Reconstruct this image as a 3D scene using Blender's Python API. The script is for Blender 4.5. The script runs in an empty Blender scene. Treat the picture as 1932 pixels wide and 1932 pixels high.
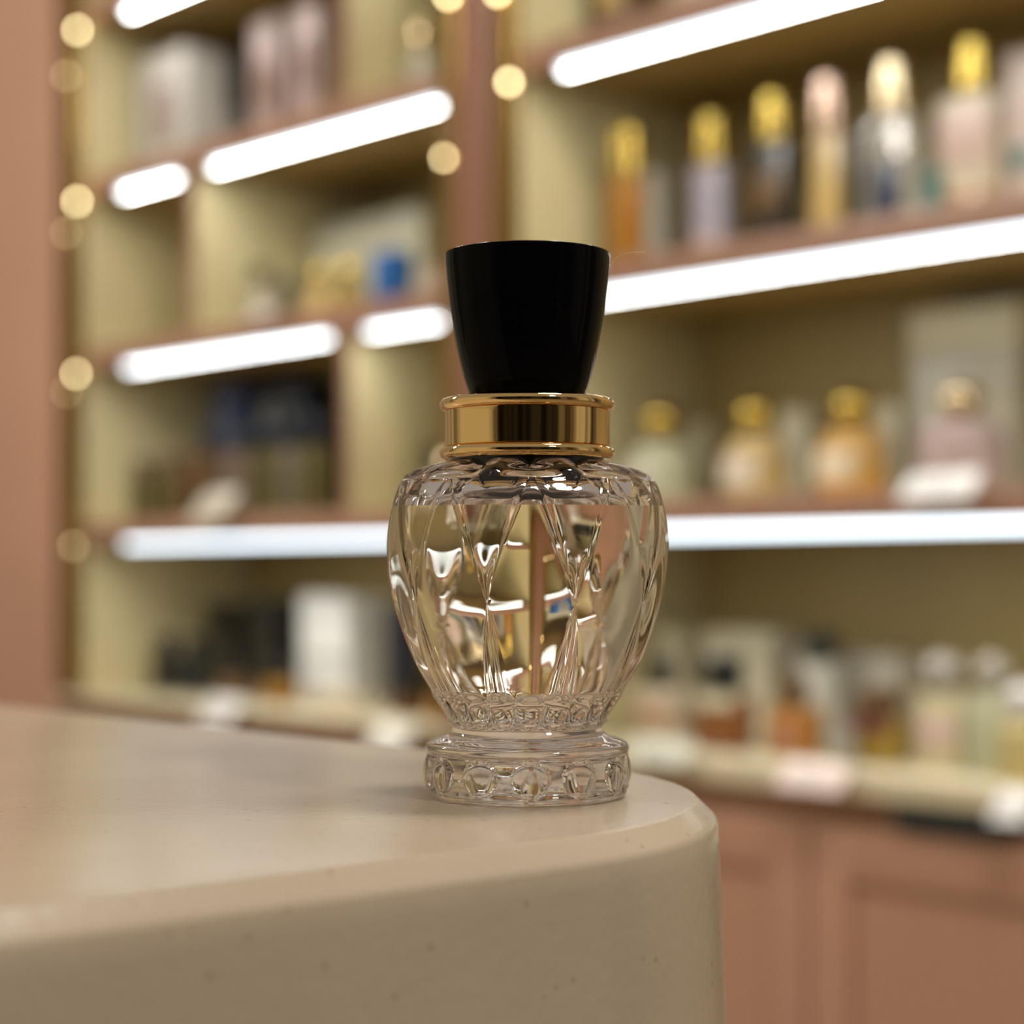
import bpy, bmesh, math, random
from mathutils import Vector, Matrix
random.seed(7)

# ------------------------------------------------------------------ camera, world, light, exposure
SC = bpy.context.scene
H = 1.15                      # camera height above the floor
F = 3700.0                    # focal length in pixels of the 1932 px frame
HZ = 1082.0                   # horizon row
cam = bpy.data.cameras.new('camera'); camo = bpy.data.objects.new('camera', cam)
SC.collection.objects.link(camo); SC.camera = camo
camo.location = (0, 0, H); camo.rotation_euler = (math.pi/2, 0, 0)
cam.sensor_width = 36; cam.sensor_fit = 'AUTO'
cam.lens = F/1932*36
cam.shift_y = (HZ-966)/1932
cam.clip_start = 0.02; cam.clip_end = 50
cam.dof.use_dof = True; cam.dof.focus_distance = 0.347; cam.dof.aperture_fstop = 10.4

w = bpy.data.worlds.new('shop_light'); SC.world = w; w.use_nodes = True
nt = w.node_tree; nt.nodes.clear()
def N(t, **k):
    n = nt.nodes.new(t)
    for a, b in k.items(): setattr(n, a, b)
    return n
def MATH(op, a, b=None):
    n = N('ShaderNodeMath', operation=op)
    for i, q in enumerate((a, b)):
        if q is None: continue
        if isinstance(q, (int, float)): n.inputs[i].default_value = q
        else: nt.links.new(q, n.inputs[i])
    return n.outputs[0]
tc = N('ShaderNodeTexCoord'); sp = N('ShaderNodeSeparateXYZ'); nt.links.new(tc.outputs['Generated'], sp.inputs[0])
az = MATH('ARCTAN2', sp.outputs[0], sp.outputs[1])          # 0 = ahead, +-pi = behind the photographer
aza = MATH('ABSOLUTE', az)
ns = N('ShaderNodeTexNoise'); ns.noise_dimensions = '1D'; ns.inputs['Scale'].default_value = 2.6; ns.inputs['Detail'].default_value = 3
nt.links.new(az, ns.inputs['W'])
rp = N('ShaderNodeValToRGB'); rp.color_ramp.elements[0].position = .40; rp.color_ramp.elements[0].color = (.10, .07, .04, 1)
rp.color_ramp.elements[1].position = .60; rp.color_ramp.elements[1].color = (.95, .80, .55, 1)
nt.links.new(ns.outputs['Fac'], rp.inputs[0])
lb = N('ShaderNodeMapRange'); lb.interpolation_type = 'SMOOTHSTEP'
dl = MATH('ABSOLUTE', MATH('ADD', az, 1.86)); nt.links.new(dl, lb.inputs[0])
lb.inputs[1].default_value = .40; lb.inputs[2].default_value = .46; lb.inputs[3].default_value = 1; lb.inputs[4].default_value = 0
ml = N('ShaderNodeMix', data_type='RGBA'); nt.links.new(lb.outputs[0], ml.inputs[0]); nt.links.new(rp.outputs[0], ml.inputs[6]); ml.inputs[7].default_value = (.95, .80, .52, 1)
# the dim aisle behind the photographer
r2 = N('ShaderNodeMapRange'); r2.inputs[1].default_value = 2.15; r2.inputs[2].default_value = 2.45
r2.inputs[3].default_value = 1; r2.inputs[4].default_value = .05
nt.links.new(aza, r2.inputs[0])
mx = N('ShaderNodeMix', data_type='RGBA', blend_type='MULTIPLY'); mx.inputs[0].default_value = 1
nt.links.new(ml.outputs[2], mx.inputs[6])
cb = N('ShaderNodeCombineColor')
for i in range(3): nt.links.new(r2.outputs[0], cb.inputs[i])
nt.links.new(cb.outputs[0], mx.inputs[7])
# pale ceiling overhead
r3 = N('ShaderNodeMapRange'); r3.inputs[1].default_value = .35; r3.inputs[2].default_value = .6
nt.links.new(sp.outputs[2], r3.inputs[0])
m2 = N('ShaderNodeMix', data_type='RGBA'); nt.links.new(r3.outputs[0], m2.inputs[0])
nt.links.new(mx.outputs[2], m2.inputs[6]); m2.inputs[7].default_value = (.62, .55, .47, 1)
bg = N('ShaderNodeBackground'); bg.inputs['Strength'].default_value = 0.45
nt.links.new(m2.outputs[2], bg.inputs[0])
wo = N('ShaderNodeOutputWorld'); nt.links.new(bg.outputs[0], wo.inputs[0])

SC.view_settings.view_transform = 'Standard'; SC.view_settings.look = 'None'
SC.view_settings.gamma = 1; SC.view_settings.use_curve_mapping = False
SC.view_settings.exposure = 0.12
SC.cycles.use_denoising = True
SC.cycles.max_bounces = 20; SC.cycles.transmission_bounces = 20; SC.cycles.glossy_bounces = 8
SC.cycles.diffuse_bounces = 4; SC.cycles.transparent_max_bounces = 12
SC.cycles.sample_clamp_indirect = 6
SC.cycles.blur_glossy = 0.3

def area(name, loc, tgt, sx, sy, power, col):
    l = bpy.data.lights.new(name, 'AREA'); l.shape = 'ELLIPSE'; l.size = sx; l.size_y = sy
    l.energy = power; l.color = col
    o = bpy.data.objects.new(name, l); SC.collection.objects.link(o); o.location = loc
    o.rotation_euler = (Vector(tgt)-Vector(loc)).to_track_quat('-Z', 'Y').to_euler()
    return o
area('unseen_fill_light', (0.5, 0.6, 3.2), (0.3, 1.4, 0), 0.6, 0.6, 27, (1, .94, .88))  # unseen light standing in for the shop's overhead lighting
area('unseen_fill_light', (-2.1, 2.2, 2.8), (-1.4, 4.0, .9), 0.6, 0.6, 38, (1, .93, .84))  # unseen, added to brighten the left pillar
area('unseen_fill_light', (1.3, -1.3, 3.0), (0.0, 0.5, 1.0), 0.3, 0.3, 24, (1, .93, .84))  # unseen, added behind the camera to light the front faces

# ------------------------------------------------------------------ materials
def mat(name, col, rough=.5, metal=0, spec=.5, noise=0, nscale=20, emit=None, es=0, trans=0, ior=1.45, coat=0, bump=0, bscale=200):
    m = bpy.data.materials.new(name); m.use_nodes = True
    t = m.node_tree; b = t.nodes['Principled BSDF']
    b.inputs['Base Color'].default_value = (*col, 1); b.inputs['Roughness'].default_value = rough
    b.inputs['Metallic'].default_value = metal; b.inputs['IOR'].default_value = ior
    b.inputs['Specular IOR Level'].default_value = spec
    b.inputs['Transmission Weight'].default_value = trans
    b.inputs['Coat Weight'].default_value = coat
    if emit:
        b.inputs['Emission Color'].default_value = (*emit, 1); b.inputs['Emission Strength'].default_value = es
    if noise or bump:
        tx = t.nodes.new('ShaderNodeTexCoord')
    if noise:
        n = t.nodes.new('ShaderNodeTexNoise'); n.inputs['Scale'].default_value = nscale; n.inputs['Detail'].default_value = 4
        t.links.new(tx.outputs['Object'], n.inputs['Vector'])
        r = t.nodes.new('ShaderNodeValToRGB')
        r.color_ramp.elements[0].position = .3; r.color_ramp.elements[1].position = .7
        r.color_ramp.elements[0].color = (*[c*(1-noise) for c in col], 1)
        r.color_ramp.elements[1].color = (*[min(1, c*(1+noise)) for c in col], 1)
        t.links.new(n.outputs['Fac'], r.inputs[0]); t.links.new(r.outputs[0], b.inputs['Base Color'])
    if bump:
        n = t.nodes.new('ShaderNodeTexNoise'); n.inputs['Scale'].default_value = bscale
        t.links.new(tx.outputs['Object'], n.inputs['Vector'])
        bp = t.nodes.new('ShaderNodeBump'); bp.inputs['Strength'].default_value = bump; bp.inputs['Distance'].default_value = .001
        t.links.new(n.outputs['Fac'], bp.inputs['Height']); t.links.new(bp.outputs[0], b.inputs['Normal'])
    return m
def glass(name, ior, col=(1, 1, 1)):
    m = bpy.data.materials.new(name); m.use_nodes = True; t = m.node_tree; t.nodes.clear()
    g = t.nodes.new('ShaderNodeBsdfGlass'); g.inputs['IOR'].default_value = ior; g.inputs['Roughness'].default_value = 0
    g.inputs['Color'].default_value = (*col, 1)
    o = t.nodes.new('ShaderNodeOutputMaterial'); t.links.new(g.outputs[0], o.inputs[0])
    return m
def emis(name, col, s):
    m = bpy.data.materials.new(name); m.use_nodes = True; t = m.node_tree; t.nodes.clear()
    g = t.nodes.new('ShaderNodeEmission'); g.inputs[0].default_value = (*col, 1); g.inputs[1].default_value = s
    o = t.nodes.new('ShaderNodeOutputMaterial'); t.links.new(g.outputs[0], o.inputs[0])
    return m
M = {}
M['pink'] = mat('pink_lacquer', (.49, .272, .18), .35, noise=.04, nscale=3)
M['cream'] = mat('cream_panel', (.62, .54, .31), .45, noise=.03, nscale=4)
M['wall'] = mat('sand_wall', (.46, .37, .20), .5, noise=.05, nscale=2)
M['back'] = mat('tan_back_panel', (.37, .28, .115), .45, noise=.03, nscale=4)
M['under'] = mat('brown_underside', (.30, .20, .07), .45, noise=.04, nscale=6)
M['worktop'] = mat('cream_worktop', (.70, .62, .42), .25, noise=.04, nscale=8)
M['brass'] = mat('polished_brass', (.36, .23, .07), .16, 1)
M['pillar'] = mat('brown_pink_lacquer', (.30, .14, .09), .35, noise=.04, nscale=3)
M['fascia'] = mat('dusky_pink_lipping', (.40, .22, .15), .35, noise=.04, nscale=3)
M['led_down'] = emis('led_diffuser', (.97, .96, .92), 46)
M['led_front'] = emis('led_diffuser_edge', (.80, .92, 1), 3.8)
M['glint'] = emis('glowing_led_glint', (1, .82, .44), 22)  # LED reflection on the brass, put in as emission
M['glint_dim'] = emis('glowing_led_glint_dim', (1, .80, .46), 5)  # fainter LED reflection, also put in as emission
M['floor'] = mat('floor_stone', (.35, .27, .2), .35, noise=.1, nscale=5)
M['gold'] = mat('gold_metal', (.86, .60, .27), .045, 1)
M['goldcap'] = mat('gold_cap', (.60, .43, .10), .25, 1)
M['rosecap'] = mat('rose_gold_cap', (.62, .44, .34), .22, 1)
M['palecap'] = mat('pale_gold_cap', (.74, .60, .38), .2, 1)
M['black'] = mat('black_gloss', (.0025, .0025, .003), .06, spec=.06)
M['blackcap'] = mat('black_cap', (.012, .014, .013), .2)
M['glass'] = glass('clear_glass', 1.50, (.995, .975, .97))
M['wet'] = glass('glass_to_perfume', 1.36/1.50, (1, .975, .90))
M['surface'] = glass('perfume_surface', 1.36, (1, .98, .92))

def stone():
    m = bpy.data.materials.new('speckled_quartz'); m.use_nodes = True; t = m.node_tree; b = t.nodes['Principled BSDF']
    tx = t.nodes.new('ShaderNodeTexCoord')
    v = t.nodes.new('ShaderNodeTexVoronoi'); v.inputs['Scale'].default_value = 430; v.feature = 'F1'
    n = t.nodes.new('ShaderNodeTexNoise'); n.inputs['Scale'].default_value = 420; n.inputs['Detail'].default_value = 2
    n2 = t.nodes.new('ShaderNodeTexNoise'); n2.inputs['Scale'].default_value = 14; n2.inputs['Detail'].default_value = 4
    for q in (v, n, n2): t.links.new(tx.outputs['Object'], q.inputs['Vector'])
    r2 = t.nodes.new('ShaderNodeValToRGB'); e = r2.color_ramp.elements
    e[0].position = .35; e[0].color = (.50, .405, .295, 1); e[1].position = .68; e[1].color = (.55, .455, .34, 1)
    t.links.new(n2.outputs['Fac'], r2.inputs[0])
    r = t.nodes.new('ShaderNodeValToRGB'); e = r.color_ramp.elements
    e[0].position = .70; e[0].color = (0, 0, 0, 1); e[1].position = .76; e[1].color = (1, 1, 1, 1)
    t.links.new(n.outputs['Fac'], r.inputs[0])
    # a sparse set of small dark chips
    sx = t.nodes.new('ShaderNodeSeparateColor'); t.links.new(v.outputs['Color'], sx.inputs[0])
    g1 = t.nodes.new('ShaderNodeMath'); g1.operation = 'GREATER_THAN'; g1.inputs[1].default_value = .90; t.links.new(sx.outputs[0], g1.inputs[0])
    g2 = t.nodes.new('ShaderNodeMapRange'); g2.inputs[1].default_value = .10; g2.inputs[2].default_value = .30; g2.inputs[3].default_value = 1; g2.inputs[4].default_value = 0
    t.links.new(v.outputs['Distance'], g2.inputs[0])
    mu = t.nodes.new('ShaderNodeMath'); mu.operation = 'MULTIPLY'; t.links.new(g1.outputs[0], mu.inputs[0]); t.links.new(g2.outputs[0], mu.inputs[1])
    m3 = t.nodes.new('ShaderNodeMath'); m3.operation = 'MULTIPLY'; m3.inputs[1].default_value = .5; t.links.new(mu.outputs[0], m3.inputs[0])
    mx = t.nodes.new('ShaderNodeMix'); mx.data_type = 'RGBA'; mx.inputs[7].default_value = (.20, .145, .08, 1)
    t.links.new(m3.outputs[0], mx.inputs[0]); t.links.new(r2.outputs[0], mx.inputs[6])
    t.links.new(mx.outputs[2], b.inputs['Base Color'])
    b.inputs['Roughness'].default_value = .2
    bp = t.nodes.new('ShaderNodeBump'); bp.inputs['Strength'].default_value = .12; bp.inputs['Distance'].default_value = .0006
    t.links.new(n.outputs['Fac'], bp.inputs['Height']); t.links.new(bp.outputs[0], b.inputs['Normal'])
    return m
M['stone'] = stone()

_cm = {}
def cmat(col, rough=.35, trans=0, metal=0):
    k = (col, rough, trans, metal); col = tuple(c*.82 for c in col)
    if k not in _cm:
        _cm[k] = mat('finish_%d' % len(_cm), col, rough, metal, trans=trans, noise=.06, nscale=30)
    return _cm[k]

# ------------------------------------------------------------------ helpers
class MB:
    def __init__(s): s.v = []; s.f = []; s.m = []
    def add(s, v, f, mi=0):
        o = len(s.v); s.v += [tuple(q) for q in v]; s.f += [tuple(i+o for i in q) for q in f]; s.m += [mi]*len(f)
    def box(s, x0, x1, y0, y1, z0, z1, bev=0, mi=0):
        bm = bmesh.new(); bmesh.ops.create_cube(bm, size=1)
        for q in bm.verts:
            q.co = Vector(((x0+x1)/2+q.co.x*(x1-x0), (y0+y1)/2+q.co.y*(y1-y0), (z0+z1)/2+q.co.z*(z1-z0)))
        if bev: bmesh.ops.bevel(bm, geom=bm.edges[:], offset=bev, segments=3, affect='EDGES', profile=.5)
        bm.verts.index_update()
        s.add([q.co[:] for q in bm.verts], [[q.index for q in fc.verts] for fc in bm.faces], mi); bm.free()
        return s
    def lathe(s, prof, n=48, cx=0, cy=0, sx=1, sy=1):
        v = []; f = []
        for r, z in prof:
            for k in range(n):
                a = 2*math.pi*k/n; v.append((cx+r*math.cos(a)*sx, cy+r*math.sin(a)*sy, z))
        for i in range(len(prof)-1):
            for k in range(n):
                k2 = (k+1) % n
                f.append((i*n+k, i*n+k2, (i+1)*n+k2, (i+1)*n+k))
        s.add(v, f); return s
    def build(s, name, mats, parent=None, smooth=30, loc=None, rz=None):
        me = bpy.data.meshes.new(name); me.from_pydata(s.v, [], s.f)
        if not isinstance(mats, (list, tuple)): mats = [mats]
        for m in mats: me.materials.append(m)
        me.polygons.foreach_set('material_index', s.m)
        me.update()
        if smooth: 
            me.polygons.foreach_set('use_smooth', [True]*len(me.polygons)); me.set_sharp_from_angle(angle=math.radians(smooth))
        o = bpy.data.objects.new(name, me); SC.collection.objects.link(o)
        if parent: o.parent = parent
        if loc is not None: o.location = loc
        if rz is not None: o.rotation_euler = (0, 0, rz)
        return o
def tag(o, label, cat, group=None):
    o['label'] = label; o['category'] = cat
    if group: o['group'] = group
    return o
def thing(name, label, cat, loc, rz=0, group=None):
    o = bpy.data.objects.new(name, None); SC.collection.objects.link(o); o.empty_display_size = .02
    o.location = loc; o.rotation_euler = (0, 0, rz)
    return tag(o, label, cat, group)
def struct(o): o['kind'] = 'structure'; return o

# shelf frame: s along the shelves (towards the right and the viewer), d into the wall, z above the camera
U = Vector((.6674, -.7447)); V = Vector((.7447, .6674)); Y0 = 3.007
AZ = math.atan2(U.y, U.x)
def W(s, d, z): return Vector((U.x*s+V.x*d, Y0+U.y*s+V.y*d, H+z))
def S(px, d=0):                      # s of the point of the row d that shows in column px
    k = (px-966)/F
    return (k*(Y0+V.y*d) - V.x*d)/(U.x - k*U.y)
def YD(s, d): return Y0+U.y*s+V.y*d
def ZP(py, y): return (HZ-py)*y/F
L0, L1, L2, L3, WT = 1.109, .755, .407, .0586, -.252
WTL = -.240
ST = .047
D = .40
ON = {'top': L0+ST, 'upper': L1+ST, 'second': L2+ST, 'third': L3+ST, 'work': WT, 'workl': WTL}
CEIL = {'top': 1.48, 'upper': L0-.02, 'second': L1-.02, 'third': L2-.02, 'work': L3-.02, 'workl': L3-.02}

# ------------------------------------------------------------------ structure
fl = MB().box(-6, 6, -3, 7, -.05, 0).build('floor', M['floor']); struct(fl)
ORI = W(0, 0, -H)
def slab(name, s0, s1, d0, d1, z0, z1, m, bev=.003):
    return struct(MB().box(s0, s1, d0, d1, z0+H, z1+H, bev).build(name, m, loc=ORI, rz=AZ))
SL0, SL1 = S(160), S(838)           # left unit
SR0, SR1 = S(982), 1.35             # right unit
slab('wall_left', SL0-1.5, S(118), -.02, D+.06, -H, 1.75, M['pink'], .006)
slab('wall_middle', S(874), S(942), -.02, D+.06, WTL, 1.75, M['pillar'], .006)
slab('wall_back', SL0-1.5, 2.6, D+.06, D+.16, -H, 1.75, M['wall'], .006)

# ------------------------------------------------------------------ display shelving
def led(parent, s0, s1, z):
    mb = MB()
    e = .0045
    lp = z-e-.0014
    mb.add([(s0, .003, lp), (s1, .003, lp), (s1, .003, z+e), (s0, .003, z+e)], [(0, 1, 2, 3)], 1)
    mb.add([(s0, .0042, lp), (s1, .0042, lp), (s1, .0042, z-e), (s0, .0042, z-e)], [(3, 2, 1, 0)], 1)
    mb.add([(s0, .003, lp), (s0, .0042, lp), (s1, .0042, lp), (s1, .003, lp)], [(0, 1, 2, 3)], 1)
    mb.add([(s0, .0042, z-e), (s0, .015, z-e), (s1, .015, z-e), (s1, .0042, z-e)], [(0, 1, 2, 3)], 0)
    mb.add([(s0, .015, z-e), (s0, .015, z+e), (s1, .015, z+e), (s1, .015, z-e)], [(0, 1, 2, 3)], 1)
    mb.add([(s0, .003, z+e), (s1, .003, z+e), (s1, .015, z+e), (s0, .015, z+e)], [(0, 1, 2, 3)], 1)
    for q in (s0, s1):
        mb.add([(q, .003, z-e), (q, .015, z-e), (q, .015, z+e), (q, .003, z+e)], [(0, 1, 2, 3) if q == s1 else (3, 2, 1, 0)], 1)
    return mb.build('led_strip', [M['led_down'], M['led_front']], parent, smooth=0)
def unit(label, s0, s1, leds, dividers, WT):
    u = thing('display_shelving', label, 'shelving', W((s0+s1)/2, 0, WT), AZ)
    o = (s0+s1)/2
    zz = lambda z: z-WT
    top = 1.5
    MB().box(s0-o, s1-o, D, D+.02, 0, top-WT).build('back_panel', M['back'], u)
    MB().box(s0-.02-o, s0-o, .0, D+.02, 0, top-WT, .001).build('side_panel', M['cream'], u)
    MB().box(s1-o, s1+.02-o, .0, D+.02, 0, top-WT, .001).build('side_panel', M['cream'], u)
    for z, segs in leds:
        mb = MB().box(s0-o+.0005, s1-o-.0005, .0, D-.0005, zz(z)+.0046, zz(z)+ST, .0015)
        # pink lipped front, cream inside faces
        sh = mb.build('shelf', [M['cream'], M['fascia'], M['under']], u)
        for p in sh.data.polygons:
            if p.normal.y < -.3: p.material_index = 1
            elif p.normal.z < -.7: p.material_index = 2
        for a, b in segs: led(sh, a-o, b-o, zz(z))
    for s, za, zb in dividers:
        dv = MB().box(s-o-.012, s-o+.012, .004, D-.001, zz(za), zz(zb), .001).build('divider', [M['cream'], M['fascia']], u)
        for p in dv.data.polygons:
            if p.normal.y < -.5: p.material_index = 1
    return u, o, zz
u, o, zz = unit('left bay of cream shelving with dividers between the two pink pillars', SL0, SL1,
    [(L0, [(S(236), S(625)), (S(690), S(815))]), (L1, [(S(226), S(323)), (S(398), S(828))]),
     (L2, [(S(234), S(608)), (S(690), S(818))]), (L3, [(S(234), S(815))])],
    [(S(648), L1+ST, L0), (S(360), L2+ST, L1), (S(650), L3+ST, L2)], WTL)
def brass(u, o, a, b, WT):
    return MB().box(a-o, b-o, -.014, .012, 0, 1.5-WT, .003).build('brass_trim', M['brass'], u, smooth=40)
def glint_bead(u, o, px, py, r, m, WT):  # glowing bead added in place of an LED reflection in the brass
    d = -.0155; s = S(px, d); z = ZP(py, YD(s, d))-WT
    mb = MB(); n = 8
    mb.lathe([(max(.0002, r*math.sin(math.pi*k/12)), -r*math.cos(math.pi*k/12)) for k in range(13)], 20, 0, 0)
    b = mb.build('led_glint', m, u, smooth=60); b.location = (s-o, d-r*.3, z); b.scale = (1, .5, 1)
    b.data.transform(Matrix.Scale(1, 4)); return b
brass(u, o, S(118.5), SL0-.003, WTL); brass(u, o, SL1+.003, S(873), WTL)
for px, py, r, m in ((148, 57, .0065, 'glint'), (147, 380, .0065, 'glint'), (145, 705, .0055, 'glint'), (140, 1030, .006, 'glint_dim'),
                     (126, 143, .006, 'glint_dim'), (126, 440, .0055, 'glint_dim'), (126, 740, .0045, 'glint_dim'),
                     (847, -8, .0055, 'glint'), (838, 298, .004, 'glint'), (842, 868, .006, 'glint_dim')):
    glint_bead(u, o, px, py, r, M[m], WTL)
u, o, zz = unit('right bay of cream shelving with long unbroken lit shelves', SR0, SR1,
    [(L0, [(S(1045), SR1-.05)]), (L1, [(S(1056), SR1-.05)]), (L2, [(S(1040), SR1-.05)]), (L3, [(S(1045), SR1-.05)])], [], WT)
brass(u, o, S(943), SR0-.003, WT)
for px, py, r in ((940, -14, .0055), (962, 155, .0055)): glint_bead(u, o, px, py, r, M['glint'], WT)

# worktop and base cabinets below the bays
def worktop(s0, s1, z, th, label):
    wk = thing('worktop', label, 'worktop', W((s0+s1)/2, 0, z-th-.001), AZ)
    MB().box((s0-s1)/2, (s1-s0)/2, -.015, D+.05, 0, th, .003).build('top', M['worktop'], wk)
worktop(S(119), S(908)-.001, WTL, .018, 'thin cream worktop below the left shelving bay, behind the stone counter')
worktop(S(908), SR1+.02, WT, .034, 'thick cream worktop below the right shelving bay over pink cabinets')
def cabinet(a, b, label, pull, h=H+WT-.036):
    c = thing('base_cabinet', label, 'cabinet', W((a+b)/2, 0, -H), AZ, 'pink cabinets below the worktop')
    w2 = (b-a)/2
    MB().box(-w2, w2, .03, D+.05, .06, h).build('carcass', M['pink'], c)
    MB().box(-w2, w2, .06, D+.05, 0, .06).build('plinth', M['blackcap'], c)
    dr = MB(); z0, z1 = .065, h-.035
    dr.box(-w2+.002, w2-.002, .016, .03, z0, z1)
    for x0, x1 in ((-w2+.002, -w2+.068), (w2-.068, w2-.002)): dr.box(x0, x1, .006, .017, z0, z1, .002)
    for q0, q1 in ((z0, z0+.09), (z1-.075, z1)): dr.box(-w2+.066, w2-.066, .006, .017, q0, q1, .002)
    d_ = dr.build('door', M['pink'], c)
    if pull:
        p = MB().box(pull[0]-(a+b)/2, pull[1]-(a+b)/2, -.006, .03, h-.034, h-.004, .003).build('handle', cmat((.02, .035, .035), .4), c)
        p['label'] = 'dark green handle strip under the worktop edge'
    return c
e = S(1518)
m0, m1 = S(908), S(119)
cabinet(m0+.001, e-.001, 'pink panelled cabinet just right of the stone counter corner', None)
cabinet(e+.001, e+.5, 'pink panelled cabinet at the right edge with a dark handle strip', (S(1690), S(1900)))
cabinet((m0+m1)/2+.001, m0-.001, 'pink cabinet front peeking above the stone counter edge, nearest the glass bottle', None, H+WTL-.020)
cabinet(m1, (m0+m1)/2-.001, 'pink cabinet front peeking above the stone counter edge, nearest the left pink pillar', None, H+WTL-.020)

# ------------------------------------------------------------------ stone counter
def counter():
    cx, cy = .0759, .3616
    c = tag(bpy.data.objects.new('x', None), '', '')
    bpy.data.objects.remove(c)
    ztop = H-.0414
    r = .091
    prof = []                                        # (outward offset, z below the top)
    for q in ((-.0046, 0), (-.0043, -.00005), (-.0040, -.0002), (-.0037, -.00045), (-.0010, -.0030), (-.0006, -.0034), (-.0003, -.0039), (-.0001, -.0046)): prof.append(q)
    for dz in (-.008, -.012, -.03, -.06, -.1, -.14): prof.append(((-dz-.005)*.045, dz))
    prof.append((.006, -.2)); prof.append((.006, -ztop+.0))
    LU, LV = 1.1, 1.5
    def ring(off, z):
        pts = []
        def P(a, b): return (cx+U.x*a+V.x*b, cy+U.y*a+V.y*b, ztop+z)
        # in (u, v) coordinates with the corner at the origin; the stone is at u<0, v<0
        rr = r+off
        for k in range(33):
            t = math.pi/2*k/32
            pts.append(P(-r+rr*math.cos(t), -r+rr*math.sin(t)))
        pts.append(P(-LU-off, off)); pts.append(P(-LU-off, -LV-off)); pts.append(P(off, -LV-off))
        return pts
    v = []; f = []
    n = 36
    for off, z in prof: v += ring(off, z)
    for i in range(len(prof)-1):
        for k in range(n):
            k2 = (k+1) % n
            f.append((i*n+k, (i+1)*n+k, (i+1)*n+k2, i*n+k2))
    f.append(tuple(range(n)))
    mb = MB(); mb.add(v, f)
    ob = mb.build('stone_counter', M['stone'], smooth=35)
    tag(ob, 'speckled beige stone counter with rounded corner under the perfume bottle', 'counter')
    return ztop
ZT = counter()

# ------------------------------------------------------------------ the perfume bottle in front
BX, BY = (995-966)/F*.365, .365
def lerp_tab(tab, x):
    if x <= tab[0][0]: return tab[0][1]
    for i in range(len(tab)-1):
        if x <= tab[i+1][0]:
            x0, y0 = tab[i]; x1, y1 = tab[i+1]
            t = (x-x0)/(x1-x0)
            # monotone-ish cubic
            m0 = (y1-tab[i-1][1])/(x1-tab[i-1][0]) if i > 0 else (y1-y0)/(x1-x0)
            m1 = (tab[i+2][1]-y0)/(tab[i+2][0]-x0) if i+2 < len(tab) else (y1-y0)/(x1-x0)
            hh = x1-x0
            return (2*t**3-3*t*t+1)*y0+(t**3-2*t*t+t)*hh*m0+(-2*t**3+3*t*t)*y1+(t**3-t*t)*hh*m1
    return tab[-1][1]
BODY = [(13.0, 13.85), (14.2, 14.3), (15.3, 14.9), (19.7, 17.86), (25, 20.9), (32.1, 23.7), (38.4, 25.35), (46.4, 26.24),
        (52.7, 25.75), (57.1, 24.7), (59.4, 23.3), (60.6, 21.0), (61.5, 18.0), (62.2, 15.2), (62.7, 13.5)]
BASE = [(0.0, 17.4), (.25, 17.95), (.7, 18.45), (1.3, 18.5), (1.8, 18.3), (2.2, 18.05), (2.6, 18.0), (7.3, 18.05), (7.7, 18.2),
        (8.1, 18.55), (8.8, 18.9), (9.5, 18.85), (10.1, 18.4), (10.6, 17.3), (11.0, 15.9), (11.5, 14.9), (12.1, 14.3), (13.0, 13.85)]
INNER = [(19.0, 0.2), (19.1, 7), (19.6, 12), (21.0, 14.7), (24.5, 17.4), (31, 19.8), (38.4, 21.0), (46.4, 21.7),
         (52.0, 21.3), (55.0, 20.2), (57.2, 17.6), (58.5, 14), (59.4, 10.5), (60.4, 8.6), (62, 8.2), (67.5, 8.2)]
LEVEL = 53.2
TIP, NODE, LOW = 59.0, 36.2, 17.5
def bh(h):
    if h >= TIP: return .35
    if h >= NODE: return .35+17.4*((TIP-h)/(TIP-NODE))**.9
    if h >= LOW: return 9+8.75*((h-LOW)/(NODE-LOW))**1.05
    return 9.0
def sm(a, b, x):
    t = max(0, min(1, (x-a)/(b-a))); return t*t*(3-2*t)
def outer(h, th):
    """radius of the glass at height h (mm) and angle th (degrees within one 36 degree period, 0 = centre of a lancet)"""
    if h < 13.0: return lerp_tab(BASE, h)
    r0 = lerp_tab(BODY, h)
    t = ((th+18) % 36)-18
    b = bh(h); c = 18-b
    # flutes at the foot of the body, twenty scallops
    x = (((th+9) % 18)-9)/9
    flute = -(1-math.sqrt(max(0, 1-.93*x*x)))*1.15
    hs = 13.3+.7*x*x
    fl_in = sm(hs-.1, hs+.5, h)
    rf = 13.9*(1-fl_in)+fl_in*(max(r0, 14.5)+.35+flute)
    # lancets and the cuts between them
    if abs(t) <= b:
        q = t/b
        d = -.08*r0*(1-math.cos(math.radians(b))/math.cos(math.radians(t)))
        d -= .10*(1-q**6)
    else:
        p = (t-18) if t > 0 else (t+18)
        q = min(1, abs(p)/max(c, .01))
        if h >= NODE:
            d = -.40*r0*(1-math.cos(math.radians(c))/math.cos(math.radians(p)))
            d -= .42*sm(0, .22, 1-q)*sm(0, 3, c)
            # a small leaf standing in the foot of each cut
            lf = math.exp(-((h-41)/3.4)**2)*max(0, 1-(q/.75)**2)
            d += .55*lf
        else:
            d = -.35*sm(0, .25, 1-q)*sm(0, 2.5, c)
            d += .30*abs(math.cos(1.5*math.pi*q))*sm(0, 2.5, c)
    d *= sm(60.8, 57.5, h) if h > 57.5 else 1
    # shoulder lobes between the tips
    rb = r0+d
    if h > 58:
        k = sm(58.2, 60.2, h)*(1-abs(math.sin(math.radians(5*th))))**.9
        rb = rb*(1-k)+min(rb, 13.3)*k
    k = sm(18.6, 20.2, h)
    return rf*(1-k)+rb*k
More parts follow.
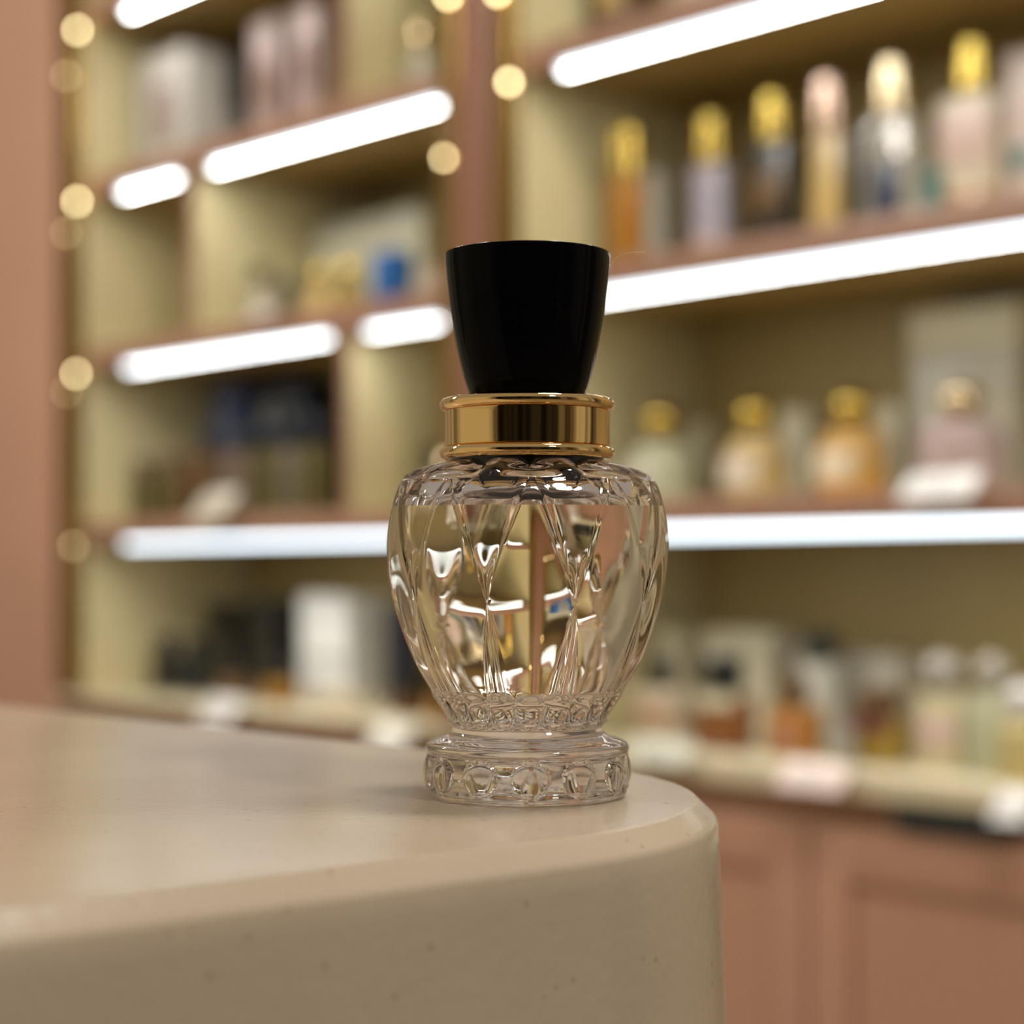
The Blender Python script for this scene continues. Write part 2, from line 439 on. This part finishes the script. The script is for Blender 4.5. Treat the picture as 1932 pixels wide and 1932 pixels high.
def bead(h, ang):
    a = ((ang+15) % 30)-15
    y = math.radians(a)*18.1; z = h-4.75
    rho2 = y*y+z*z
    R = 3.45
    if rho2 >= R*R: return 0
    # flattened dome
    return 1.35*(1-rho2/(R*R))**.6
def bottle_glass(parent):
    NP, NV = 26, 22
    per = NP+NV; ncol = per*10
    hs = []
    h = 0.0
    while h < 62.7:
        hs.append(h)
        h += .18 if h < 20 else (.26 if h < 55 else .16)
    hs.append(62.7)
    v = []; f = []
    ROT = math.radians(-90+1.2)         # a lancet faces the camera
    def cols(h):
        b = bh(h) if h >= 13 else 9.0
        out = []
        for p in range(10):
            for k in range(NP): out.append(p*36-b+2*b*k/NP)
            for k in range(NV): out.append(p*36+b+(36-2*b)*k/NV)
        return out
    rows = []
    def ringv(pts): rows.append(len(v)); v.extend(pts)
    # underside: shallow punt
    for rr, z in ((.2, 1.0), (8, .95), (13.5, .8), (15.6, .45), (16.4, .05), (16.9, 0.0)):
        ringv([(rr*math.cos(math.radians(a)+ROT), rr*math.sin(math.radians(a)+ROT), z) for a in cols(0)])
    for h in hs:
        ring = []
        for a in cols(h):
            r = outer(h, a)
            if 1.1 < h < 8.4: r += bead(h, a)
            ring.append((r*math.cos(math.radians(a)+ROT), r*math.sin(math.radians(a)+ROT), h))
        ringv(ring)
    for rr, z in ((12.6, 63.0), (12.2, 64), (12.2, 67.0), (11.8, 67.5)):
        ringv([(rr*math.cos(math.radians(a)+ROT), rr*math.sin(math.radians(a)+ROT), z) for a in cols(70)])
    # down the inside of the neck to the perfume's edge
    hin = [67.5, 65, 62, 61.2, 60.4, 60, 59.4, 59, 58.5, 58, 57.5, 57, 56.5, 56, 55.5, 55, 54.5, 54, LEVEL]
    for z in hin:
        rr = lerp_tab(INNER, z)
        ringv([(rr*math.cos(math.radians(a)+ROT), rr*math.sin(math.radians(a)+ROT), z) for a in cols(70)])
    for i in range(len(rows)-1):
        a, b = rows[i], rows[i+1]
        for k in range(ncol):
            k2 = (k+1) % ncol
            f.append((a+k, a+k2, b+k2, b+k))
    f.append(tuple(reversed(range(ncol))))
    mb = MB(); mb.add([(x*.001, y*.001, z*.001) for x, y, z in v], f)
    ob = mb.build('glass_body', M['glass'], parent, smooth=38)
    return ob
bt = thing('perfume_bottle', 'clear cut-glass perfume bottle with black cap and gold collar on the stone counter', 'perfume bottle', (BX, BY, ZT))
gb = bottle_glass(bt)
gb['label'] = 'clear cut glass body with beaded foot'
def perfume(parent):
    n = 240; zs = []
    z = 19.0
    while z < LEVEL-.05: zs.append(z); z += .1 if z < 22 else .6
    zs.append(LEVEL)
    v = []; f = []; mi = []
    for z in zs:
        rr = lerp_tab(INNER, z)
        for k in range(n):
            a = 2*math.pi*k/n; v.append((rr*math.cos(a)*.001, rr*math.sin(a)*.001, z*.001))
    mb = MB(); fs = []
    for i in range(len(zs)-1):
        for k in range(n):
            k2 = (k+1) % n; fs.append((i*n+k, i*n+k2, (i+1)*n+k2, (i+1)*n+k))
    fs.append(tuple(reversed(range(n))))
    mb.add(v, fs, 0)
    t0 = (len(zs)-1)*n
    mb.f.append(tuple(range(t0, t0+n))); mb.m.append(1)
    return mb.build('perfume', [M['wet'], M['surface']], parent, smooth=60)
pf = perfume(bt); pf['label'] = 'pale golden perfume'
# black plug in the neck, gold collar, cap
MB().lathe([(.0127, .0725), (.0127, .0632), (.0131, .0612), (.0140, .0609), (.0143, .0630), (.0129, .0660), (.0129, .0725)], 96).build('collar_liner', M['blackcap'], bt)
MB().lathe([(.0001, .0632), (.0055, .0632), (.0078, .0638), (.0081, .0642), (.0081, .0675), (.0118, .0677), (.0118, .0690), (.0001, .0690)], 64).build('neck_plug', cmat((.80, .66, .60), .4), bt)
def arc(cr, cz, rr, a0, a1, n=8):
    return [(cr+rr*math.cos(math.radians(a0+(a1-a0)*k/n)), cz+rr*math.sin(math.radians(a0+(a1-a0)*k/n))) for k in range(n+1)]
col = [(.0126, .0633), (.0148, .0626)] + arc(.01515, .0637, .00115, -90, 90, 10) + [(.0154, .0650), (.01535, .0653), (.01535, .0712), (.0154, .0715)] \
    + arc(.01515, .0727, .00115, -90, 80, 10) + [(.0148, .07395), (.0112, .0741)]
MB().lathe(col, 160).build('collar', M['gold'], bt, smooth=45)
capp = [(.0100, .0738), (.01035, .0739), (.0106, .0743), (.01175, .0776), (.0132, .0836), (.01435, .0900), (.01505, .0960), (.01533, .0990), (.0154, .1003), (.01535, .10075), (.0150, .1009), (.0001, .1009)]
# refine the flank of the cap
fine = []
flank = [(q[1], q[0]) for q in capp[2:9]]
for k in range(41):
    z = .0743+(.1003-.0743)*k/40; fine.append((lerp_tab(flank, z), z))
MB().lathe(capp[:2]+fine+capp[9:], 160).build('cap', M['black'], bt, smooth=40)

# a stray hair caught at the rim of the cap
hp = []
ctl = [Vector(((px-966)/F*.36, .36+dy, H+ZP(py, .36))) for px, py, dy in ((1150, 508, 0), (1158, 491, .0005), (1171, 480, .001), (1192, 474, .0015), (1222, 472, .002))]
for i in range(len(ctl)-1):
    p0, p1, p2, p3 = ctl[max(0, i-1)], ctl[i], ctl[i+1], ctl[min(len(ctl)-1, i+2)]
    for k in range(8):
        t = k/8
        hp.append(.5*((2*p1)+(p2-p0)*t+(2*p0-5*p1+4*p2-p3)*t*t+(3*p1-p0-3*p2+p3)*t**3))
mb = MB(); v = []; f = []
for i, c in enumerate(hp):
    tg = (hp[min(i+1, len(hp)-1)]-hp[max(0, i-1)]).normalized(); n1 = tg.cross(Vector((0, 1, 0))).normalized(); n2 = tg.cross(n1)
    for k in range(5):
        a = 2*math.pi*k/5; v.append(c+(n1*math.cos(a)+n2*math.sin(a))*.00006)
for i in range(len(hp)-1):
    for k in range(5): f.append((i*5+k, i*5+(k+1) % 5, i*5+5+(k+1) % 5, i*5+5+k))
mb.add(v, f); ho = mb.build('hair', cmat((.85, .62, .36), .4))
tag(ho, 'fine stray hair curling from the right rim of the black cap', 'hair')

# ------------------------------------------------------------------ goods on the shelves
def prof_round(r, h, neck):
    return [(.0005, 0), (r*.9, 0), (r, h*.04), (r, h*.72), (r*.93, h*.84), (r*.7, h*.94), (neck, h*.97), (neck, h), (.0005, h)]
def prof_dome(r, h):
    return [(.0005, 0), (r*.92, 0), (r, h*.12), (r, h*.55), (r*.9, h*.8), (r*.6, h*.95), (.0005, h)]
def bottle(px, d, on, ytop, ycap, bw, cw, body, capm, label, group, shape='round', card=None, ratio=.5, cat='perfume bottle', ball=False, name='perfume_bottle', bands=()):
    zb = ON[on]+.0006
    s = S(px, d); y = YD(s, d); mpp = y/F
    ht = ZP(ytop, y)-zb; hb = ZP(ycap, y)-zb
    t = thing(name, label, cat, W(s, d, zb), AZ, group)
    r = bw*mpp/2; rc = cw*mpp/2; neck = rc*.62
    if shape == 'round':
        MB().lathe(prof_round(r, hb-.004, neck), 40).build('body', body, t)
        wx, wy = r, r
    else:
        wu = bw*mpp/(.70+.72*ratio); wx, wy = wu/2, wu*ratio/2
        MB().box(-wx, wx, -wy, wy, 0, hb-.006, min(wx, wy)*.3).build('body', body, t)
        MB().lathe([(.0005, hb-.007), (neck, hb-.007), (neck, hb), (.0005, hb)], 24).build('neck', body, t)
    MB().lathe([(.0005, hb-.004), (rc*.8, hb-.004), (rc*.8, hb+.001), (.0005, hb+.001)], 32).build('collar', capm, t)
    if ball:
        R = (ht-hb)/2; pr = [(max(.0003, rc*math.sin(math.pi*k/14)), hb+R-R*math.cos(math.pi*k/14)) for k in range(15)]
        MB().lathe(pr, 32).build('cap', capm, t)
    else:
        MB().lathe([(.0005, hb), (rc*.94, hb), (rc, hb+.002), (rc, ht-.003), (rc*.92, ht), (.0005, ht)], 36).build('cap', capm, t)
    for z0, z1, m in bands:        # (from, to) as a share of the body height
        z0 *= hb; z1 *= hb
        if shape == 'round': MB().lathe([(r*1.002, z0), (r*1.012, z0+.0005), (r*1.012, z1-.0005), (r*1.002, z1)], 40).build('label_band', m, t)
        else: MB().box(-wx*.86, wx*.86, -wy-.0012, -wy+.001, z0, z1, .0003).build('front_label', m, t)
    if card:
        MB().box(-wx*.62, wx*.62, -wy-.0016 if shape != 'round' else -r-.0014, -wy+.001 if shape != 'round' else -r*.75, hb*.2, hb*.62, .0003).build('front_label', card, t)
    return t
def carton(p0, p1, d, dep, on, ytop, m, label, group=None, panels=(), lid=None, cat='box', name='perfume_box', lift=0, ybot=None):
    mp = YD(S((p0+p1)/2, d), d)/F
    dep = min(dep, .42*(p1-p0)*mp/.72)
    s0, s1 = S(p0, d), S(p1, d+dep)
    if s1 < s0+.012: s1 = s0+.012
    sc = (s0+s1)/2; y = YD(sc, d)
    zb = ON[on]+.0006+lift
    if ybot is not None: zb = ZP(ybot, y)
    h = min(ZP(ytop, y), CEIL[on])-zb; hw = (s1-s0)/2
    t = thing(name, label, cat, W(sc, d+dep/2, zb), AZ, group)
    hl = h*.8 if lid else h
    MB().box(-hw, hw, -dep/2, dep/2, 0, hl-.0003 if lid else hl, .0012).build('carton', m, t)
    if lid: MB().box(-hw-.001, hw+.001, -dep/2-.001, dep/2+.001, hl, h, .0012).build('lid', lid, t)
    for x0, x1, z0, z1, pm in panels:
        MB().box(-hw+2*hw*x0, -hw+2*hw*x1, -dep/2-.0016, -dep/2+.0004, h*z0, h*z1, .0003).build('printed_panel', pm, t)
    return t
def card(px, py, wpx, hpx, label, on, m=None):
    d = -.0175 if on.startswith('work') else -.0022
    s = S(px, d); y = YD(s, d)
    wu = wpx*y/F/.72; z0, z1 = ZP(py+hpx/2, y), ZP(py-hpx/2, y)
    z0 = min(z0, ON[on]-.004); tl = math.radians(42); h = max(.016, z1-z0)/math.cos(tl)
    t = thing('price_card', label, 'price card', W(s, d-h*math.sin(tl), z0), AZ, 'price cards on the shelf edges')
    t.rotation_euler = (-tl, 0, AZ)          # the ticket rail tips the card up towards the customer
    MB().box(-wu/2, wu/2, .0, .0015, 0, h, .0003).build('card', m or WHITE, t)
    MB().box(-wu*.36, wu*.36, -.0003, .0002, h*.35, h*.42).build('printed_line', GREY, t)
    MB().box(-wu*.36, wu*.1, -.0003, .0002, h*.55, h*.64).build('printed_line', GREY, t)
    return t
WHITE = cmat((.82, .80, .76), .3); GREY = cmat((.33, .31, .29), .5); CREAM = cmat((.72, .66, .46), .4)
PALE = cmat((.62, .60, .50), .3); NAVY = cmat((.025, .035, .075), .3); DARK = cmat((.022, .021, .018), .25)
BROWN = cmat((.14, .075, .03), .35); AMBER = cmat((.40, .17, .02), .2); ORANGE = cmat((.66, .29, .02), .2)
LAV = cmat((.42, .38, .45), .3); TEAL = cmat((.05, .17, .16), .3); BLUE = cmat((.01, .10, .36), .3)
MAUVE = cmat((.42, .31, .29), .35); PINKP = cmat((.66, .48, .42), .35); GOLDL = cmat((.62, .43, .16), .25)
OLIVE = cmat((.13, .105, .035), .35); RUST = cmat((.24, .09, .025), .25); GREENP = cmat((.50, .50, .33), .3)
MAROON = cmat((.20, .055, .05), .3); YELL = cmat((.36, .24, .04), .25)
CLEAR = mat('clear_bottle', (.86, .84, .78), .08, trans=.75)

G = 'bottles on the second shelf of the right bay'
bottle(1183, .13, 'second', 246, 332, 76, 60, AMBER, M['goldcap'], 'slim amber bottle with gold cap, leftmost on the right bay second shelf', G, 'box')
carton(1198, 1262, .20, .045, 'second', 322, cmat((.60, .58, .50), .4), 'narrow pale grey box right of the slim amber bottle', panels=((.2, .8, .55, .75, PALE),))
bottle(1344, .22, 'second', 222, 306, 84, 60, LAV, M['goldcap'], 'lavender bottle with bright gold cap beside the narrow grey box', G, 'box', bands=((.06, .32, PINKP),))
bottle(1462, .22, 'second', 182, 264, 96, 60, DARK, M['goldcap'], 'black bottle with gold cap and bronze front label', G, 'box', bands=((.42, .74, BROWN), (.05, .2, NAVY)))
bottle(1566, .22, 'second', 150, 246, 66, 64, GOLDL, M['rosecap'], 'golden bottle with rose gold cap right of the black bottle', G, 'box')
carton(1590, 1622, .22, .035, 'second', 252, DARK, 'thin upright black box right of the golden bottle')
bottle(1688, .22, 'second', 118, 214, 118, 68, CLEAR, M['palecap'], 'clear bottle with pale gold cap and navy label', G, 'box', card=NAVY)
bottle(1840, .22, 'second', 82, 172, 140, 66, cmat((.64, .54, .40), .3), M['goldcap'], 'large cream bottle with gold cap and amber foot at upper right', G, 'box', bands=((.03, .3, AMBER), (.5, .86, PINKP)))
bottle(1762, .13, 'second', 318, 345, 46, 40, TEAL, TEAL, 'small dark teal jar before the large cream bottle', G, cat='jar', name='cosmetic_jar')
carton(1898, 1990, .20, .06, 'second', 95, cmat((.60, .47, .41), .4), 'pale pink box cut by the upper right edge of the frame', panels=((.15, .8, .32, .45, TEAL),))

carton(1112, 1236, .12, .10, 'upper', -180, BROWN, 'dark brown box on the topmost visible shelf of the right bay', panels=((.2, .8, .3, .7, GOLDL),))
carton(1262, 1392, .12, .10, 'upper', -190, cmat((.52, .36, .26), .4), 'tan box right of the dark brown box on the topmost right shelf', panels=((.2, .8, .3, .7, PALE),))

G = 'bottles on the third shelf of the right bay'
carton(1290, 1350, .32, .05, 'third', 800, CREAM, 'cream box behind the palest round bottle on the right third shelf', 'cream boxes behind bottles', panels=((.2, .8, .4, .7, PALE),))
carton(1462, 1556, .32, .06, 'third', 770, CREAM, 'cream box behind and right of the bottle with honey shoulder', 'cream boxes behind bottles', panels=((.2, .8, .4, .7, PALE),))
carton(1650, 1722, .32, .06, 'third', 760, CREAM, 'cream box behind and right of the orange bottle', 'cream boxes behind bottles', panels=((.2, .8, .4, .7, PALE),))
bottle(1250, .20, 'third', 765, 826, 124, 74, GREENP, M['goldcap'], 'pale green bottle with round gold stopper right of the glass shoulder', G, 'round', ball=True, card=PALE)
bottle(1430, .20, 'third', 754, 812, 120, 84, cmat((.56, .40, .17), .25), M['goldcap'], 'honey bottle with round gold stopper and pinkish white front label', G, 'round', ball=True, card=cmat((.70, .60, .50), .4))
bottle(1612, .20, 'third', 738, 798, 132, 84, cmat((.58, .34, .10), .25), M['goldcap'], 'orange bottle with round gold stopper and pale front label', G, 'round', ball=True, card=cmat((.72, .60, .44), .4), bands=((.0, .2, ORANGE),))
carton(1716, 1990, .29, .09, 'third', 580, cmat((.55, .50, .38), .4), 'large pale gift box with yellow top band at right', lid=CREAM, panels=((.1, .55, .1, .7, PALE),), cat='gift box')
bottle(1815, .17, 'third', 722, 782, 168, 80, MAUVE, M['palecap'], 'wide mauve bottle with pale gold stopper before the large gift box', G, 'round', ball=True)
card(1788, 917, 118, 56, 'white price card before the wide mauve bottle', 'third')

G = 'bottles on the cream worktop'
carton(1232, 1322, .27, .06, 'work', 1188, CREAM, 'cream box behind the black-capped pale bottle beside the cut glass', 'pale boxes on the worktop', panels=((.2, .8, .5, .8, PALE),))
carton(1326, 1512, .27, .07, 'work', 1188, cmat((.70, .64, .47), .4), 'wide cream box behind the rust brown bottle on the worktop', 'pale boxes on the worktop', panels=((.15, .6, .5, .8, PALE),))
carton(1500, 1760, .27, .08, 'work', 1232, cmat((.62, .57, .46), .4), 'widest low pale box behind the two brown-capped bottles', 'pale boxes on the worktop', panels=((.15, .6, .5, .8, PALE),))
bottle(1548, .22, 'work', 1192, 1240, 74, 70, PALE, cmat((.05, .055, .045), .3), 'tall pale bottle with dark green cap behind the orange bottle', G, 'box')
bottle(1250, .10, 'work', 1244, 1292, 108, 44, cmat((.58, .48, .34), .25), M['blackcap'], 'pale beige bottle with small black cap beside the cut glass bottle', G, 'box', bands=((.35, .65, cmat((.45, .26, .15), .4)),))
bottle(1366, .10, 'work', 1238, 1304, 120, 72, RUST, M['blackcap'], 'rust brown bottle with large black cap on the worktop', G, 'box', bands=((.72, .98, CREAM),))
bottle(1500, .10, 'work', 1278, 1326, 110, 52, AMBER, BROWN, 'amber orange bottle with brown cap and reddish front label', G, 'box', card=cmat((.45, .2, .12), .4))
bottle(1656, .10, 'work', 1298, 1345, 124, 84, YELL, BROWN, 'yellow amber bottle with wide brown cap and maroon side', G, 'box', bands=((.6, .92, MAROON),))
carton(1575, 1616, .05, .02, 'work', 1375, cmat((.36, .33, .29), .4), 'small grey tester card box before the yellow amber bottle')
bottle(1780, .10, 'work', 1232, 1296, 100, 82, cmat((.62, .54, .34), .2), CLEAR, 'pale yellow bottle with domed clear stopper on the worktop', G, 'box', ball=True, bands=((.3, .6, PINKP),))
bottle(1872, .10, 'work', 1234, 1298, 96, 66, GREENP, CLEAR, 'pale green bottle with clear stopper at right of the worktop', G, 'box', ball=True)
bottle(1928, .04, 'work', 1288, 1346, 80, 60, cmat((.64, .52, .22), .2), WHITE, 'yellow bottle with round white stopper at the right edge', G, 'round', ball=True)
card(1548, 1462, 112, 50, 'pinkish white price card on the worktop before the amber orange bottle', 'work', cmat((.85, .70, .62), .3))
card(1256, 1416, 112, 40, 'greenish white price card on the worktop beside the cut glass foot', 'work', cmat((.68, .68, .56), .3))
card(1926, 1520, 60, 56, 'small white price card at the right end of the worktop', 'work')

# left bay, topmost visible shelf
carton(262, 432, .10, .12, 'upper', 100, cmat((.60, .57, .53), .4), 'white box with brownish square on the upper left shelf', 'boxes on the upper left shelf', panels=((.3, .72, .25, .72, cmat((.36, .27, .22), .5)),))
carton(425, 490, .22, .08, 'upper', 85, DARK, 'black box between the white box and the mauve boxes', 'boxes on the upper left shelf', panels=((.15, .7, .1, .5, cmat((.28, .28, .25), .5)),))
carton(474, 562, .14, .10, 'upper', 38, MAUVE, 'mauve box with brown emblem, left of two on the upper shelf', 'boxes on the upper left shelf', panels=((.3, .8, .35, .65, BROWN),))
carton(552, 636, .14, .10, 'upper', 10, cmat((.46, .34, .32), .4), 'mauve box with dark emblem against the divider on the upper shelf', 'boxes on the upper left shelf', panels=((.35, .85, .4, .75, cmat((.13, .07, .05), .5)),))
bottle(798, .12, 'upper', 45, 95, 60, 40, PALE, M['palecap'], 'pale bottle in the right cubby of the upper left shelf', 'bottles in the left bay', 'box')
# left bay, second shelf
carton(592, 836, .26, .05, 'second', 408, cmat((.56, .54, .38), .45), 'wide pale card display leaning at the back of the left second shelf', cat='display', name='display_board', panels=((.08, .92, .78, .92, PALE),))
bottle(606, .10, 'second', 508, 540, 62, 36, GOLDL, M['goldcap'], 'small gold bottle before the pale display, the left one', 'bottles in the left bay')
bottle(660, .10, 'second', 498, 534, 66, 38, YELL, M['goldcap'], 'small gold bottle before the pale display, next to the blue box', 'bottles in the left bay')
carton(702, 782, .10, .05, 'second', 474, BLUE, 'bright blue box on the left bay second shelf', panels=((.2, .8, .5, .8, cmat((.02, .15, .42), .4)),))
bottle(540, .10, 'second', 526, 552, 54, 34, OLIVE, DARK, 'dark green bottle on the second shelf left of the gold bottles', 'bottles in the left bay')
bottle(494, .12, 'second', 500, 532, 52, 34, cmat((.46, .40, .28), .4), OLIVE, 'pale bottle with olive cap, leftmost in the wide second shelf cubby', 'bottles in the left bay')
card(505, 588, 60, 26, 'pinkish price card on the left bay second shelf', 'second', cmat((.62, .5, .42), .4))
carton(800, 838, .08, .04, 'second', 506, PINKP, 'pale pink box right of the bright blue box')
# left bay, third shelf
carton(398, 500, .24, .08, 'third', 690, cmat((.07, .09, .17), .35), 'slate blue box at the back of the left third shelf', 'navy boxes on the left third shelf', panels=((.2, .7, .6, .9, cmat((.13, .16, .28), .4)),))
carton(480, 628, .26, .08, 'third', 660, cmat((.012, .016, .035), .3), 'navy black display box with grey patch against the divider', 'navy boxes on the left third shelf', panels=((.12, .45, .55, .85, cmat((.22, .22, .22), .5)), (.6, .9, .5, .85, cmat((.06, .07, .065), .5)))) 
for i, (px, yt, yc, m, c, lb) in enumerate((
        (270, 868, 890, OLIVE, BROWN, 'olive bottle with brown cap, leftmost of the third shelf row'),
        (312, 862, 885, OLIVE, BROWN, 'olive bottle with brown cap, second from left in the third shelf row'),
        (354, 850, 876, BROWN, BROWN, 'brown bottle left of the first navy-capped one in the third shelf row'),
        (398, 808, 848, BROWN, cmat((.012, .016, .03), .3), 'brown bottle with navy cap, left of three in the third shelf row'),
        (450, 812, 846, cmat((.20, .14, .09), .35), cmat((.03, .035, .05), .3), 'taupe brown bottle with slate cap behind the white price card'),
        (504, 800, 840, OLIVE, cmat((.012, .016, .03), .3), 'olive brown bottle with navy cap right of the taupe bottle'),
        (552, 792, 838, cmat((.18, .15, .10), .35), cmat((.012, .016, .03), .3), 'grey brown bottle with navy cap under the navy display'),
        (600, 785, 834, OLIVE, cmat((.012, .016, .03), .3), 'olive bottle with navy cap against the third shelf divider'))):
    bottle(px, .11, 'third', yt, yc, 50, 36, m, c, lb, 'brown bottles in a row on the left third shelf', 'box', ratio=.7)
card(424, 955, 78, 60, 'white price card before the row of brown bottles', 'third', cmat((.62, .56, .44), .4))
bottle(820, .16, 'third', 842, 872, 46, 34, OLIVE, DARK, 'dark bottle in the narrow third shelf cubby beside the gold collar', 'bottles in the left bay')
# left bay, worktop
bottle(316, .12, 'workl', 1196, 1226, 66, 40, DARK, DARK, 'squat black bottle, leftmost on the worktop', 'black bottles on the left worktop', 'box')
bottle(368, .12, 'workl', 1202, 1230, 54, 36, cmat((.016, .022, .022), .2), DARK, 'slim black bottle beside the squat one on the worktop', 'black bottles on the left worktop', 'box')
carton(386, 474, .22, .08, 'workl', 1138, cmat((.030, .027, .018), .35), 'black box left of two behind the dark amber bottles', 'black boxes on the left worktop', panels=((.15, .85, .7, .92, cmat((.008, .008, .006), .4)),))
carton(466, 566, .22, .08, 'workl', 1128, cmat((.026, .025, .02), .35), 'black box beside the tall white box on the worktop', 'black boxes on the left worktop', panels=((.15, .7, .62, .92, cmat((.008, .008, .006), .4)),))
bottle(440, .11, 'workl', 1240, 1268, 72, 46, BROWN, DARK, 'dark brown bottle before the black boxes, the left one', 'amber bottles on the left worktop', 'box')
bottle(530, .11, 'workl', 1246, 1276, 84, 50, cmat((.30, .15, .02), .25), DARK, 'dark amber bottle with black cap before the black boxes', 'amber bottles on the left worktop', 'box')
carton(566, 732, .18, .10, 'workl', 1124, cmat((.86, .87, .83), .4), 'tall white box on the worktop left of the cut glass bottle', lid=cmat((.90, .91, .88), .4), panels=((.05, .95, .40, .43, GREY),))
carton(590, 706, .06, .04, 'workl', 1304, cmat((.66, .58, .42), .35), 'low beige tray box before the tall white box')
carton(728, 800, .20, .08, 'workl', 1140, cmat((.015, .016, .03), .3), 'tall navy black box just left of the cut glass bottle')
bottle(770, .08, 'workl', 1270, 1306, 76, 50, cmat((.14, .06, .02), .25), M['blackcap'], 'dark rust bottle before the tall navy black box', 'amber bottles on the left worktop', 'box')
bottle(832, .06, 'workl', 1270, 1306, 46, 36, cmat((.55, .22, .02), .25), DARK, 'burnt orange bottle peeking out beside the glass foot', 'amber bottles on the left worktop', 'box')
card(432, 1338, 80, 46, 'white price card before the dark brown bottle on the worktop', 'workl')
card(752, 1392, 76, 56, 'white price card half hidden by the stone counter edge', 'workl', cmat((.8, .78, .66), .3))
